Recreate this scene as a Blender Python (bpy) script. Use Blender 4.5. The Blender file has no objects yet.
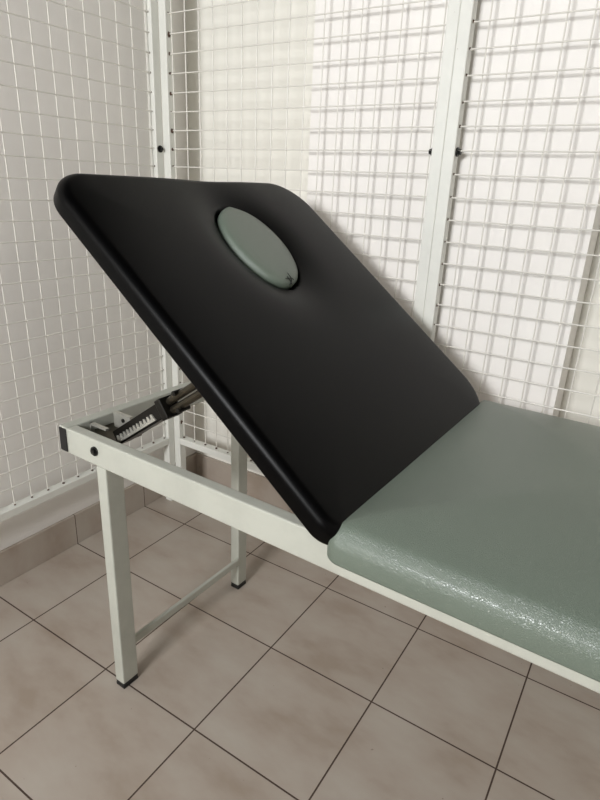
import bpy, bmesh, math, random
from mathutils import Vector, Matrix
random.seed(4)
S = 0.32                     # one floor tile = 0.32 m; every coordinate below is in tiles
sc = bpy.context.scene
COL = sc.collection

# ---------------------------------------------------------------- helpers
def lin(r, g, b):
    f = lambda c: (c/255/12.92) if c/255 <= .04045 else ((c/255+.055)/1.055)**2.4
    return (f(r), f(g), f(b), 1)

class NT:
    def __init__(s, name):
        s.m = bpy.data.materials.new(name); s.m.use_nodes = True
        s.t = s.m.node_tree; s.b = s.t.nodes['Principled BSDF']
    def n(s, typ, **k):
        o = s.t.nodes.new(typ)
        for a, v in k.items(): setattr(o, a, v)
        return o
    def l(s, a, b): s.t.links.new(a, b)
    def math(s, op, a, b=None, c=None):
        o = s.n('ShaderNodeMath', operation=op)
        for i, v in enumerate((a, b, c)):
            if v is None: continue
            if isinstance(v, (int, float)): o.inputs[i].default_value = v
            else: s.l(v, o.inputs[i])
        return o.outputs[0]
    def noise(s, scale, detail=3, rough=.5, vec=None):
        o = s.n('ShaderNodeTexNoise'); o.inputs['Scale'].default_value = scale
        o.inputs['Detail'].default_value = detail; o.inputs['Roughness'].default_value = rough
        if vec is not None: s.l(vec, o.inputs['Vector'])
        return o.outputs['Fac']
    def pos(s):
        return s.n('ShaderNodeNewGeometry').outputs['Position']
    def obj(s):
        return s.n('ShaderNodeTexCoord').outputs['Object']
    def ramp(s, fac, stops):
        o = s.n('ShaderNodeValToRGB'); e = o.color_ramp.elements
        e[0].position, e[0].color = stops[0]; e[1].position, e[1].color = stops[-1]
        for p, c in stops[1:-1]:
            x = e.new(p); x.color = c
        s.l(fac, o.inputs[0]); return o.outputs[0]
    def mix(s, fac, a, b):
        o = s.n('ShaderNodeMix', data_type='RGBA')
        if isinstance(fac, (int, float)): o.inputs[0].default_value = fac
        else: s.l(fac, o.inputs[0])
        for i, v in ((6, a), (7, b)):
            if isinstance(v, tuple): o.inputs[i].default_value = v
            else: s.l(v, o.inputs[i])
        return o.outputs[2]
    def bump(s, h, strength, dist):
        o = s.n('ShaderNodeBump'); o.inputs['Strength'].default_value = strength
        o.inputs['Distance'].default_value = dist; s.l(h, o.inputs['Height'])
        s.l(o.outputs[0], s.b.inputs['Normal'])
    def set(s, **k):
        for a, v in k.items():
            i = s.b.inputs[a.replace('_', ' ')]
            if hasattr(v, 'links') or hasattr(v, 'is_linked'): s.l(v, i)
            else: i.default_value = v
        return s.m

def m_wall(name='painted_plaster', a=(233, 229, 224), b=(240, 237, 232)):
    t = NT(name); p = t.pos()
    c = t.ramp(t.noise(1.2, 4, .6, p), [(.3, lin(*a)), (.7, lin(*b))])
    t.set(Base_Color=c, Roughness=.75)
    t.bump(t.noise(55, 5, .6, p), .12, .002)
    return t.m
def m_tile(name, floor=True):
    t = NT(name); p = t.pos()
    sp = t.n('ShaderNodeSeparateXYZ'); t.l(p, sp.inputs[0])
    def line(o, w):
        a = t.math('DIVIDE', o, S); a = t.math('ADD', a, 100.5)
        a = t.math('FRACT', a); a = t.math('SUBTRACT', a, .5); a = t.math('ABSOLUTE', a)
        return t.math('LESS_THAN', a, w)
    if floor:
        ln = t.math('MAXIMUM', line(sp.outputs[0], .0062), line(sp.outputs[1], .0062))
    else:
        ln = t.math('MAXIMUM', line(sp.outputs[1], .0042), line(sp.outputs[0], .0042))
    # per tile tone
    v = t.n('ShaderNodeVectorMath', operation='SCALE'); t.l(p, v.inputs[0]); v.inputs['Scale'].default_value = 1/S
    fl = t.n('ShaderNodeVectorMath', operation='FLOOR'); t.l(v.outputs[0], fl.inputs[0])
    wn = t.n('ShaderNodeTexWhiteNoise'); t.l(fl.outputs[0], wn.inputs[0])
    mp = t.n('ShaderNodeMapping'); mp.inputs['Scale'].default_value = (1, 1.9, 1); mp.inputs['Rotation'].default_value = (0, 0, .5); t.l(p, mp.inputs[0])
    cl = t.noise(4.2, 4, .55, mp.outputs[0])
    cl = t.math('ADD', cl, t.math('MULTIPLY', t.math('SUBTRACT', wn.outputs['Value'], .5), .07))
    c = t.ramp(cl, [(.30, lin(155, 141, 127)), (.47, lin(167, 155, 143)), (.72, lin(175, 166, 155))])
    speck = t.math('GREATER_THAN', t.noise(60, 2, .5, p), .765)
    c = t.mix(t.math('MULTIPLY', speck, .5), c, lin(95, 78, 65))
    c = t.mix(ln, c, lin(70, 55, 46))
    r = t.math('ADD', .36, t.math('MULTIPLY', ln, .5))
    t.set(Base_Color=c, Roughness=r, Specular_IOR_Level=.4)
    t.bump(t.math('SUBTRACT', t.math('MULTIPLY', t.noise(7, 2, .5, p), .2), ln), .35, .0015)
    return t.m
def m_paint(name, col, rough, dirt=.25, rust=False):
    t = NT(name); p = t.obj()
    n = t.noise(9, 5, .65, p)
    d = tuple(c*(1-dirt) for c in col[:3])+(1,)
    c = t.ramp(n, [(.32, d), (.55, col)])
    if rust:
        g = t.math('GREATER_THAN', t.noise(38, 3, .7, p), .74)
        c = t.mix(t.math('MULTIPLY', g, .45), c, lin(120, 92, 66))
    t.set(Base_Color=c, Roughness=rough, Specular_IOR_Level=.4)
    t.bump(t.noise(120, 3, .5, p), .06, .001)
    return t.m
def m_vinyl(name, col, rough, scale, bs, spec=.5, bd=.0008):
    t = NT(name); p = t.obj()
    v = t.n('ShaderNodeTexVoronoi', feature='DISTANCE_TO_EDGE'); v.inputs['Scale'].default_value = scale
    w = t.n('ShaderNodeVectorMath', operation='ADD')
    nn = t.n('ShaderNodeTexNoise'); nn.inputs['Scale'].default_value = scale*.4; t.l(p, nn.inputs['Vector'])
    sc_ = t.n('ShaderNodeVectorMath', operation='SCALE'); sc_.inputs['Scale'].default_value = 1.2/scale; t.l(nn.outputs['Color'], sc_.inputs[0])
    t.l(p, w.inputs[0]); t.l(sc_.outputs[0], w.inputs[1]); t.l(w.outputs[0], v.inputs['Vector'])
    h = t.math('MINIMUM', t.math('MULTIPLY', v.outputs['Distance'], 5), 1)
    d = tuple(c*.9 for c in col[:3])+(1,)
    c = t.ramp(t.noise(3, 3, .5, p), [(.35, d), (.65, col)])
    t.set(Base_Color=c, Roughness=rough, Specular_IOR_Level=spec)
    t.bump(h, bs, bd)
    return t.m
def m_plain(name, col, rough, metal=0.0, spec=.5):
    t = NT(name); p = t.obj()
    d = tuple(c*.8 for c in col[:3])+(1,)
    c = t.ramp(t.noise(25, 3, .5, p), [(.35, d), (.65, col)])
    t.set(Base_Color=c, Roughness=rough, Metallic=metal, Specular_IOR_Level=spec)
    return t.m
M = dict(
    wall=m_wall(), wall_cream=m_wall('cream_plaster', (233, 230, 220), (239, 237, 228)), floor=m_tile('floor_tiles'), skirt=m_tile('skirting_tiles', False),
    ceil=m_plain('ceiling_paint', lin(48, 45, 42), .8),
    frame=m_paint('cream_bed_enamel', lin(182, 183, 172), .42, .10),
    mesh=m_paint('white_mesh_enamel', lin(221, 221, 213), .4, .06, True),
    wire=m_paint('white_wire_enamel', lin(220, 217, 208), .34, .05),
    rust=m_plain('rust', lin(74, 52, 38), .85),
    black=m_vinyl('black_vinyl', (.0006, .0006, .0007, 1), .36, 420, .08, .10, .0006),
    green=m_vinyl('sage_vinyl', lin(106, 117, 105), .33, 430, .38, .75, .0009),
    rubber=m_plain('black_rubber', lin(24, 23, 22), .55),
    darkmetal=m_plain('dark_zinc', lin(84, 78, 66), .34, .85),
    darkbar=m_plain('dark_steel', lin(30, 28, 24), .35, .5),
    zinc=m_plain('light_zinc', lin(200, 198, 188), .35, .6),
    bolt=m_plain('bolt_steel', lin(52, 52, 50), .35, .8),
    alu=m_paint('window_frame_white', lin(232, 232, 230), .35, .04),
)
M['glass'] = NT('window_glass').set(Base_Color=(1, 1, 1, 1), Roughness=0.0, Transmission_Weight=1.0, IOR=1.05)

def V(*a): return Vector(a)*S
def box(bm, lo, hi, mat=None):
    """axis box in tiles, optional 4x4 applied before scaling"""
    x0, y0, z0 = lo; x1, y1, z1 = hi
    P = [(x0,y0,z0),(x1,y0,z0),(x1,y1,z0),(x0,y1,z0),(x0,y0,z1),(x1,y0,z1),(x1,y1,z1),(x0,y1,z1)]
    P = [Vector(p) for p in P]
    if mat: P = [mat @ p for p in P]
    v = [bm.verts.new(p*S) for p in P]
    for f in ((3,2,1,0),(4,5,6,7),(0,1,5,4),(1,2,6,5),(2,3,7,6),(3,0,4,7)):
        bm.faces.new([v[i] for i in f])
def tube(bm, a, b, r, n=8, mat=None, cap=True):
    a = Vector(a); b = Vector(b)
    if mat: a = mat @ a; b = mat @ b
    d = (b-a).normalized(); u = d.orthogonal().normalized(); w = d.cross(u)
    R = []
    for q in (a, b):
        R.append([bm.verts.new((q+(u*math.cos(2*math.pi*k/n)+w*math.sin(2*math.pi*k/n))*r)*S) for k in range(n)])
    for k in range(n):
        bm.faces.new((R[0][k], R[0][(k+1)%n], R[1][(k+1)%n], R[1][k]))
    if cap: bm.faces.new(R[0][::-1]); bm.faces.new(R[1])
def finish(name, bm, mat, parent=None, bevel=0, smooth=False, seg=2, angle=35):
    bmesh.ops.recalc_face_normals(bm, faces=bm.faces)
    me = bpy.data.meshes.new(name); bm.to_mesh(me); bm.free()
    o = bpy.data.objects.new(name, me); COL.objects.link(o)
    me.materials.append(mat)
    if parent: o.parent = parent
    if smooth:
        for p in me.polygons: p.use_smooth = True
    if bevel:
        md = o.modifiers.new('bevel', 'BEVEL'); md.width = bevel*S; md.segments = seg
        md.limit_method = 'ANGLE'; md.angle_limit = math.radians(angle)
    return o
def B(): return bmesh.new()
def empty(name, label, cat, loc=(0,0,0), rot=(0,0,0), group=None):
    o = bpy.data.objects.new(name, None); COL.objects.link(o)
    o.location = V(*loc); o.rotation_euler = rot; o.empty_display_size = .1
    o['label'] = label; o['category'] = cat
    if group: o['group'] = group
    return o
def struct(name, bm, mat, label=None, **k):
    o = finish(name, bm, mat, **k); o['kind'] = 'structure'
    return o

# ---------------------------------------------------------------- room shell
XL, YB, XR, YF, ZC = 1.28, 0.0, 11.5, -11.0, 7.35
PX0, PX1, PY = 3.20, 5.70, -.45                      # projecting pilaster of the back wall
bm = B(); box(bm, (XL-.4, YF-.4, -.3), (XR+.4, YB+.4, 0)); struct('floor', bm, M['floor'])
bm = B(); box(bm, (XL-.4, YF-.4, ZC), (XR+.4, YB+.4, ZC+.3)); struct('ceiling', bm, M['ceil'])
bm = B(); box(bm, (XL-.4, YF, 0), (XL, YB, ZC)); struct('wall_left', bm, M['wall'])
bm = B(); box(bm, (XR, YF, 0), (XR+.4, YB, ZC)); struct('wall_right', bm, M['wall'])
bm = B()
prof = [(XL-.4, YB), (PX0, YB), (PX0, PY), (PX1, PY), (PX1, YB), (XR+.4, YB), (XR+.4, YB+.4), (XL-.4, YB+.4)]
lo = [bm.verts.new(V(x, y, 0)) for x, y in prof]; hi = [bm.verts.new(V(x, y, ZC)) for x, y in prof]
for i in range(len(prof)):
    j = (i+1) % len(prof); bm.faces.new((lo[i], lo[j], hi[j], hi[i]))
bm.faces.new(lo[::-1]); bm.faces.new(hi)
wb = struct('wall_back', bm, M['wall']); wb.data.materials.append(M['wall_cream'])
for pl in wb.data.polygons:
    c_ = pl.center/S
    if abs(pl.normal.y) > .9 and abs(c_.y-YB) < .02: pl.material_index = 1     # recessed parts are painted a warmer cream
WX0, WX1, WZ0, WZ1 = 3.0, 5.6, 4.9, 7.05
bm = B()
for a, b in (((XL-.4, WZ1), (XR+.4, ZC)), ((XL-.4, 0), (XR+.4, WZ0)), ((XL-.4, WZ0), (WX0, WZ1)), ((WX1, WZ0), (XR+.4, WZ1))):
    box(bm, (a[0], YF-.4, a[1]), (b[0], YF, b[1]))
struct('wall_front', bm, M['wall'])
# window behind the camera: frame and clear panes
bm = B()
nx = 2; w = .1
for k in range(nx+1):
    x = WX0 + (WX1-WX0)*k/nx; x = min(max(x, WX0+w/2), WX1-w/2)
    box(bm, (x-w/2, YF-.28, WZ0), (x+w/2, YF-.12, WZ1))
for z in (WZ0, WZ1-w): box(bm, (WX0, YF-.27, z), (WX1, YF-.13, z+w))
wf = struct('window_1', bm, M['alu'])
# skirting tiles
SK, ST = .37, .04
bm = B(); box(bm, (XL, YF, 0), (XL+ST, YB-.0, SK)); struct('baseboard_left', bm, M['skirt'], bevel=.006)
bm = B()
box(bm, (XL+ST, YB-ST, 0), (PX0-.0, YB, SK))
box(bm, (PX0-ST, PY-ST, 0), (PX0, YB-ST, SK))
box(bm, (PX0, PY-ST, 0), (PX1, PY, SK))
box(bm, (PX1, PY-ST, 0), (PX1+ST, YB-ST, SK))
box(bm, (PX1+ST, YB-ST, 0), (XR, YB, SK))
struct('baseboard_back', bm, M['skirt'])

# ---------------------------------------------------------------- wire mesh panels
PU, PZ = .1745, .1725
TOPZ = 6.6
def panel(label, origin, rz, W, u0, z0, zrail, group, bolts=(), rust_side=None, PU=PU):
    """panel in its own frame: u = along, v = depth (front face at v=0, back at v=.1), z up"""
    t = empty('wire_mesh_panel', label, 'mesh panel', origin, (0, 0, rz), group)
    D = .10; st = .095
    for a in (0, W-st):
        bm = B(); box(bm, (a, 0, 0), (a+st, D, TOPZ)); finish('upright_post', bm, M['mesh'], t, bevel=.008)
    bm = B(); box(bm, (st, 0, zrail-.085), (W-st, D, zrail)); finish('bottom_rail', bm, M['mesh'], t, bevel=.008)
    bm = B(); box(bm, (st, 0, TOPZ-.1), (W-st, D, TOPZ)); finish('top_rail', bm, M['mesh'], t, bevel=.008)
    bm = B(); r = .0058
    u = u0
    us = []
    while u < W-st-.02:
        if u > st+.01:
            tube(bm, (u, D*.5, zrail-.01), (u, D*.5, TOPZ-.09), r, 8); us.append(u)
        u += PU
    z = z0
    zs = []
    while z > zrail+.03: z -= PZ
    z += PZ
    while z < TOPZ-.12:
        tube(bm, (st-.01, D*.5-2*r+.001, z), (W-st+.01, D*.5-2*r+.001, z), r, 8); zs.append(z); z += PZ
    finish('wire_grid', bm, M['wire'], t, smooth=False)
    # rusty weld points
    bm = B()
    def blob(p, s):
        bmesh.ops.create_icosphere(bm, subdivisions=1, radius=s*S, matrix=Matrix.Translation(V(*p)) @ Matrix.Diagonal((1, 1, random.uniform(.7, 1.6), 1)))
    for q in us: blob((q, D*.5-.004, zrail+.002), random.uniform(.010, .016))
    for q in zs:
        blob((st+.002, D*.5-.012, q+random.uniform(-.006, .006)), random.choice((.007, .012, .018)) if rust_side else .009)
        blob((W-st-.002, D*.5-.012, q), .007)
    finish('rusty_weld', bm, M['rust'], t)['kind'] = 'stuff'
    for (bu, bv, bz, ax) in bolts:
        bm = B(); d = {'u': (1, 0, 0), '-u': (-1, 0, 0), 'v': (0, -1, 0)}[ax]
        p = Vector((bu, bv, bz)); d = Vector(d)
        tube(bm, p-d*.01, p+d*.012, .034, 14); tube(bm, p+d*.012, p+d*.035, .021, 6)
        finish('bolt', bm, M['bolt'], t)
    return t
G = 'white wire mesh panels standing in front of the walls'
CX, CY = 1.50, -.62
# left panel: runs along the left wall, its front faces +x
YL = -7.2
wl = CY-YL
panel('white square-grid mesh panel along the left wall, meeting the others at the room corner', (CX, YL, 0), math.pi/2,
      wl, (wl-.095-.03) % .179, 4.885, .895, G, bolts=((wl-.05, 0, 4.19, 'v'),), PU=.179)
XM = 4.545
panel('white mesh panel across the back, between the room corner and the wide double post', (CX, CY, 0), 0,
      XM-CX, .125, 5.06, .89, G, bolts=((XM-CX-.095, .05, 4.19, '-u'),), rust_side=True)
panel('white mesh panel across the back, right of the double post and behind the green seat', (XM, CY, 0), 0,
      3.2, .215, 5.06, .89, G, bolts=((.095, .05, 4.19, 'u'),))

# ---------------------------------------------------------------- upholstered pad
def pad(name, L, W, T, R, r, dome, mat, parent, hole=None, n=64, bend=0.0, side_in=.02, matrix=None, lump=.0, res=None, dl=.2):
    """pad in u (0..L), v (0..W), bottom w=0, top w=T, plan radius R, edge roll r."""
    def axis(len_, n):
        e = [r*(1-math.cos(a*math.pi/2/7)) for a in range(7)]
        m0, m1 = r, len_-r
        k = max(4, int(n))
        mid = [m0+(m1-m0)*i/k for i in range(k+1)]
        return e+mid+[len_-x for x in e[::-1]]
    if not isinstance(R, tuple): R = (R, R, R)
    R2 = R
    def rad(u, v): return R2[1] if v > W/2 else (R2[0] if u < L/2 else R2[2])
    U = axis(L, (res or n)); Vv = axis(W, (res or n)*W/L)
    def plan(u, v):
        R = rad(u, v)
        cu = R if u < R else (L-R if u > L-R else None)
        cv = R if v < R else (W-R if v > W-R else None)
        if cu is None or cv is None: return u, v
        x = (u-cu)/R; y = (v-cv)/R
        return cu+R*x*math.sqrt(1-y*y/2), cv+R*y*math.sqrt(1-x*x/2)
    def sdf(u, v):
        R = rad(u, v)
        qx = abs(u-L/2)-(L/2-R); qy = abs(v-W/2)-(W/2-R)
        o = math.hypot(max(qx, 0), max(qy, 0))+min(max(qx, qy), 0)-R
        return max(0, -o)
    def height(u, v):
        d = sdf(u, v)
        w = T-r
        if d < r: w += math.sqrt(max(0, r*r-(r-d)**2))
        else: w += r
        w += dome*(1-math.exp(-max(0, d-r*.3)/dl)) if d > r*.3 else 0
        if lump: w += lump*math.sin(u*5.3+v*2)*math.sin(v*6.1-u)*min(1, d/.3)
        if hole:
            hu, hv, ru, rv, ang, D = hole
            du, dv = u-hu, v-hv
            a = du*math.cos(ang)+dv*math.sin(ang); b = -du*math.sin(ang)+dv*math.cos(ang)
            e = math.hypot(a/ru, b/rv); s = (e-1)*min(ru, rv)
            if s < -.012: w -= D
            elif s < 0: w -= D*.5+(D-D*.5)*(-s/.012)
            else: w -= D*.5*math.exp(-(s/.12)**1.2)
        return w
    bm = bmesh.new()
    g = []
    for u in U:
        row = []
        for v in Vv:
            a, b = plan(u, v); row.append(bm.verts.new(Vector((a, b, height(a, b)))*S))
        g.append(row)
    nu, nv = len(U), len(Vv)
    for i in range(nu-1):
        for j in range(nv-1): bm.faces.new((g[i][j], g[i+1][j], g[i+1][j+1], g[i][j+1]))
    ring = [g[i][0] for i in range(nu)]+[g[nu-1][j] for j in range(1, nv)]+[g[i][nv-1] for i in range(nu-2, -1, -1)]+[g[0][j] for j in range(nv-2, 0, -1)]
    prev = ring
    cen = Vector((L/2, W/2, 0))*S
    rb = .018
    prof = [(0.0, rb*1.0)]+[(rb*(1-math.cos(a)), rb*(1-math.sin(a))) for a in (.4, .8, 1.2, math.pi/2)]
    # sides go down then roll under
    for (inn, z) in prof:
        cur = []
        for v0 in ring:
            p = v0.co.copy(); x, y = p.x/S, p.y/S
            # inward direction from sdf gradient
            e = .001; R = rad(x, y)
            gx = sdf_raw(L, W, R, x+e, y)-sdf_raw(L, W, R, x-e, y); gy = sdf_raw(L, W, R, x, y+e)-sdf_raw(L, W, R, x, y-e)
            gl = math.hypot(gx, gy) or 1
            cur.append(bm.verts.new(Vector(((x-gx/gl*inn), (y-gy/gl*inn), z))*S))
        for k in range(len(ring)):
            m = (k+1) % len(ring)
            bm.faces.new((prev[k], cur[k], cur[m], prev[m]))
        prev = cur
    bm.faces.new(prev[::-1])
    if matrix: bm.transform(matrix)
    o = finish(name, bm, mat, parent, smooth=True)
    return o
def sdf_raw(L, W, R, u, v):
    qx = abs(u-L/2)-(L/2-R); qy = abs(v-W/2)-(W/2-R)
    return math.hypot(max(qx, 0), max(qy, 0))+min(max(qx, qy), 0)-R

# ---------------------------------------------------------------- examination couch
YAW = -math.radians(1.6)
OX, OY = 2.79, -3.04
bed = empty('massage_table', 'adjustable massage table with cream steel frame, raised black backrest and green vinyl seat', 'massage table', (OX, OY, 0), (0, 0, YAW))
BW, BL = 1.60, 5.75         # frame width and length
Z0, Z1 = 2.0, 2.2
RT = .085                   # tube thickness
# longitudinal rails
for y in (0, BW-RT):
    bm = B(); box(bm, (.095, y, Z0), (BL-.095, y+RT, Z1)); finish('side_rail', bm, M['frame'], bed, bevel=.01)
for x in (0, BL-.095):
    bm = B(); box(bm, (x, 0, Z0), (x+.095, BW, Z1)); er = finish('end_rail', bm, M['frame'], bed, bevel=.01)
    for y in (-.006, BW-.012):
        bm = B(); box(bm, (x+.006, y, Z0+.008), (x+.089, y+.018, Z1-.008)); finish('end_cap', bm, M['rubber'], er, bevel=.008)
        bpy.context.view_layer.update()
# legs
LX = (.40, BL-.5)
LW = .10
for x in LX:
    for y, LD, dx in ((.0, .15, 0), (BW-.11, .13, -.055)):
        x = x+dx
        bm = B(); box(bm, (x, y, .05), (x+LW, y+LD, Z0)); lg = finish('leg', bm, M['frame'], bed, bevel=.01)
        bm = B()
        box(bm, (x+.001, y+.001, 0), (x+LW-.001, y+LD-.001, .028)); box(bm, (x+.003, y+.003, .026), (x+LW-.003, y+LD-.003, .055))
        finish('rubber_foot', bm, M['rubber'], lg, bevel=.006)
    bm = B(); box(bm, (x+.045+.03, .15, .31), (x+.08+.03, BW-.11, .385), Matrix.Translation((x+.1, .15, 0)) @ Matrix.Rotation(.0, 4, 'Z') @ Matrix.Translation((-x-.1, -.15, 0))); finish('cross_brace', bm, M['frame'], bed, bevel=.012)
# middle cross members under seat
for x in (2.45, 4.0):
    bm = B(); box(bm, (x, RT, Z0+.03), (x+.1, BW-RT, Z1-.01)); finish('cross_member', bm, M['frame'], bed, bevel=.01)
# rail bolts
for x in (.405, BL-.45):
    bm = B(); tube(bm, (x, -.012, 2.115), (x, .004, 2.115), .034, 18); tube(bm, (x, -.024, 2.115), (x, -.01, 2.115), .022, 6)
    finish('bolt', bm, M['bolt'], bed)
# latch plate and brackets near the head end
bm = B(); box(bm, (.095, RT, Z0+.10), (.42, .40, Z0+.115)); finish('gusset_plate', bm, M['darkmetal'], bed)
for nm, parts in (('latch_bracket', [((.125, .17, Z0+.115), (.14, .20, 2.195)), ((.125, .17, 2.18), (.31, .20, 2.195))]),
                  ('strut_bracket', [((.16, .36, Z0+.115), (.345, .372, 2.235)), ((.16, .372, 2.22), (.345, .39, 2.235))])):
    bm = B()
    for a, b in parts: box(bm, a, b)
    k = finish(nm, bm, M['zinc'], bed)
bm = B(); tube(bm, (.27, .352, 2.19), (.27, .362, 2.19), .016, 10); finish('bolt', bm, M['bolt'], bed)

# backrest
ANG = math.radians(37.8)
HX, HZ, BY0 = 2.40, 2.235, -.19         # underside hinge line in couch space
PL, PW, PT = 2.585, 2.36, .13
# local pad axes: u runs from head (top) down to the hinge; w outward (up/right)
ux = Vector((math.cos(ANG), 0, -math.sin(ANG))); wx = Vector((math.sin(ANG), 0, math.cos(ANG))); vx = Vector((0, 1, 0))
top = Vector((HX, BY0, HZ))-ux*PL
def padmat(): 
    m = Matrix.Identity(4)
    for i in range(3): m[i][0] = ux[i]; m[i][1] = vx[i]; m[i][2] = wx[i]; m[i][3] = top[i]*S
    return m
HOLE = (.68, 1.28, .405, .285, math.radians(-6), .13)
back = pad('backrest', PL, PW, PT, (.24, .34, .15), .055, .018, M['black'], bed, hole=HOLE, res=150, matrix=padmat())
back['label'] = 'black vinyl backrest cushion tilted up'
# seat
seat = pad('seat', BL-2.35+.12, 2.34, .18, (.10, .06, .10), .085, .14, M['green'], bed, res=70,
           matrix=Matrix.Translation(V(2.35, -.18, Z1)), lump=.003, dl=.40)
seat['label'] = 'grey green vinyl seat cushion'

# ratchet struts between frame and backrest
def along(a, b):
    a = Vector(a); b = Vector(b); d = (b-a).normalized()
    s = d.cross(Vector((0, 1, 0))).normalized(); 
    m = Matrix.Identity(4)
    for i in range(3): m[i][0] = d[i]; m[i][1] = (0, 1, 0)[i]; m[i][2] = -s[i]; m[i][3] = a[i]
    if m[2][2] < 0:
        for i in range(3): m[i][2] *= -1; 
    return m, (b-a).length
for sy in (.27, 1.36):
    a = (.383, sy, 2.140); b = (1.485, sy, 2.918)
    m, ln = along(a, b)
    hl = ln*.43
    bm = B()
    for yy in (-.06, .048): box(bm, (-.03, yy, -.055), (hl, yy+.012, .055), m)
    box(bm, (-.03, -.06, -.055), (hl, .06, -.043), m)
    box(bm, (-.03, -.06, .043), (hl, .06, .055), m)
    st = finish('ratchet_strut', bm, M['darkbar'], bed, bevel=.004)
    bm = B(); box(bm, (hl-.03, -.07, -.072), (hl+.035, .07, .072), m); finish('strut_collar', bm, M['darkbar'], st, bevel=.008)
    bm = B()
    x0, x1 = 0.0, hl-.09
    n = 11; up = []
    for k in range(n):
        q = x0+(x1-x0)*k/n; d = (x1-x0)/n
        up += [(q, -.008), (q+d*.25, .026), (q+d*.6, .020), (q+d*.75, -.008)]
    pts = [(x0, -.026)]+up+[(x1, -.026)]
    F = [bm.verts.new((m @ Vector((p, -.070, q-.014)))*S) for p, q in pts]; K = [bm.verts.new((m @ Vector((p, -.058, q-.014)))*S) for p, q in pts]
    for i in range(len(pts)):
        k = (i+1) % len(pts); bm.faces.new((F[i], F[k], K[k], K[i]))
    bm.faces.new(F[::-1]); bm.faces.new(K)
    tb = finish('toothed_rack', bm, M['zinc'], st)
    for zz, xx in ((.030, 0), (-.032, 0)):
        bm = B(); tube(bm, (hl, 0, zz), (ln, 0, zz), .027, 16, m)
        finish('sliding_rod', bm, M['darkmetal'], st)
    for xx, zz in ((hl*1.28, .05), (hl*1.22, -.06)):
        bm = B(); tube(bm, (xx, -.05, zz), (xx, .05, zz), .017, 10, m); finish('pivot_pin', bm, M['darkbar'], st)

# face hole cushion: oval plug resting in the opening
BM = Matrix.Translation(V(OX, OY, 0)) @ Matrix.Rotation(YAW, 4, 'Z')
hu, hv, ru, rv, ha, hd = HOLE
fm = BM @ padmat() @ Matrix.Translation(V(hu, hv, PT+.02-hd+.002)) @ Matrix.Rotation(ha, 4, 'Z')
bm = B()
rings = [(0.0, .088), (.35, .087), (.6, .085), (.8, .080), (.9, .073), (.955, .062), (.985, .045), (.985, .02), (.96, 0.0)]
N = 72; prev = None
cv = bm.verts.new((0, 0, (rings[0][1]+hd-.10)*S)); 
for q, z in rings[1:]:
    cur = []
    for k in range(N):
        a = 2*math.pi*k/N
        pinch = .008*math.exp(-((min(a, 2*math.pi-a))/.12)**2) if q > .85 and z > .03 else 0
        tip = 1+.035*math.exp(-((a-math.pi*1.03)/.14)**2) if q > .9 else 1
        cur.append(bm.verts.new(Vector((math.cos(a)*(ru-.018)*q*tip, math.sin(a)*(rv-.012)*q, (z-pinch+(hd-.10 if z > 0 else 0))))*S))
    if prev is None:
        for k in range(N): bm.faces.new((cv, cur[k], cur[(k+1)%N]))
    else:
        for k in range(N): bm.faces.new((prev[k], cur[k], cur[(k+1)%N], prev[(k+1)%N]))
    prev = cur
bm.faces.new(prev[::-1])
plug = finish('face_hole_cushion', bm, M['green'], smooth=True)
plug.matrix_world = fm
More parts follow.
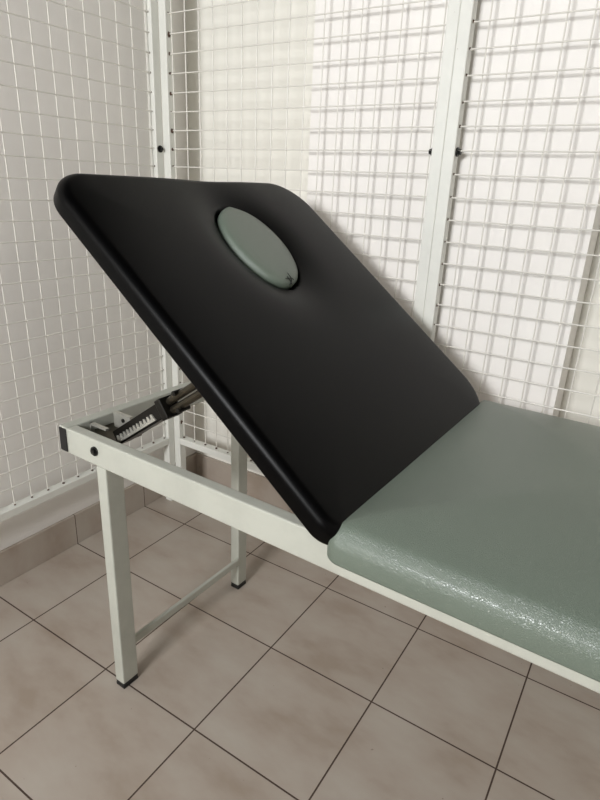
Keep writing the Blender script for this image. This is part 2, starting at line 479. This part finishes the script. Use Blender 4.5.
for pts in (((.30, .02), (.335, .03), (.365, .025), (.385, .0)), ((.345, -.03), (.35, .0), (.342, .03), (.352, .055)), ((.33, -.005), (.36, .012), (.38, .03))):
    bm = B()
    def hz(x, y): 
        q = min(.98, math.hypot(x/(ru-.018), y/(rv-.012)))
        for (q0, z0), (q1, z1) in zip(rings, rings[1:]):
            if q0 <= q <= q1: return z0+(z1-z0)*(q-q0)/(q1-q0)+hd-.10
        return .05
    P_ = [(x, y, hz(x, y)+.0005) for x, y in pts]
    for a_, b_ in zip(P_, P_[1:]): tube(bm, a_, b_, .0028, 6)
    cr = finish('torn_crease', bm, M['rubber'], plug); cr['label'] = 'small dark crease in the vinyl'
plug['label'] = 'oval grey green vinyl plug cushion set in the face hole of the black backrest'
plug['category'] = 'cushion'

# ---------------------------------------------------------------- camera (measured in tiles)
f_px, pitch, yaw, roll = 568.23, .358135, -.555717, .0456976
pos = (6.24322, -5.31126, 3.88048)
cy_, sy_ = math.cos(yaw), math.sin(yaw); cp, sp = math.cos(pitch), math.sin(pitch)
f = Vector((sy_*cp, cy_*cp, -sp)); r0 = Vector((cy_, -sy_, 0)); u0 = r0.cross(f)
c, s = math.cos(roll), math.sin(roll)
r = r0*c+u0*s; u = -r0*s+u0*c
cam = bpy.data.objects.new('camera', bpy.data.cameras.new('camera')); COL.objects.link(cam)
m = Matrix.Identity(4)
for i in range(3): m[i][0] = r[i]; m[i][1] = u[i]; m[i][2] = -f[i]; m[i][3] = pos[i]*S
cam.matrix_world = m
cam.data.sensor_fit = 'HORIZONTAL'; cam.data.sensor_width = 36; cam.data.lens = f_px/600*36
cam.data.clip_start = .01
sc.camera = cam

# ---------------------------------------------------------------- light: daylight through the window behind the camera
def area(name, loc, rot, sx, sy, power, col):
    l = bpy.data.lights.new(name, 'AREA'); l.shape = 'RECTANGLE'; l.size = sx*S; l.size_y = sy*S
    l.energy = power; l.color = col
    o = bpy.data.objects.new(name, l); COL.objects.link(o); o.location = V(*loc); o.rotation_euler = rot
    return o
area('window_daylight', ((WX0+WX1)/2, YF-.1, (WZ0+WZ1)/2), (math.pi/2, 0, 0), WX1-WX0-.1, WZ1-WZ0-.1, 92, (.97, .982, 1))
w = bpy.data.worlds.new('sky'); sc.world = w; w.use_nodes = True
bg = w.node_tree.nodes['Background']; bg.inputs[0].default_value = (.85, .92, 1, 1); bg.inputs[1].default_value = 1.0
sc.view_settings.view_transform = 'Standard'; sc.view_settings.look = 'None'
sc.view_settings.gamma = 1; sc.view_settings.use_curve_mapping = False
sc.view_settings.exposure = 0.06
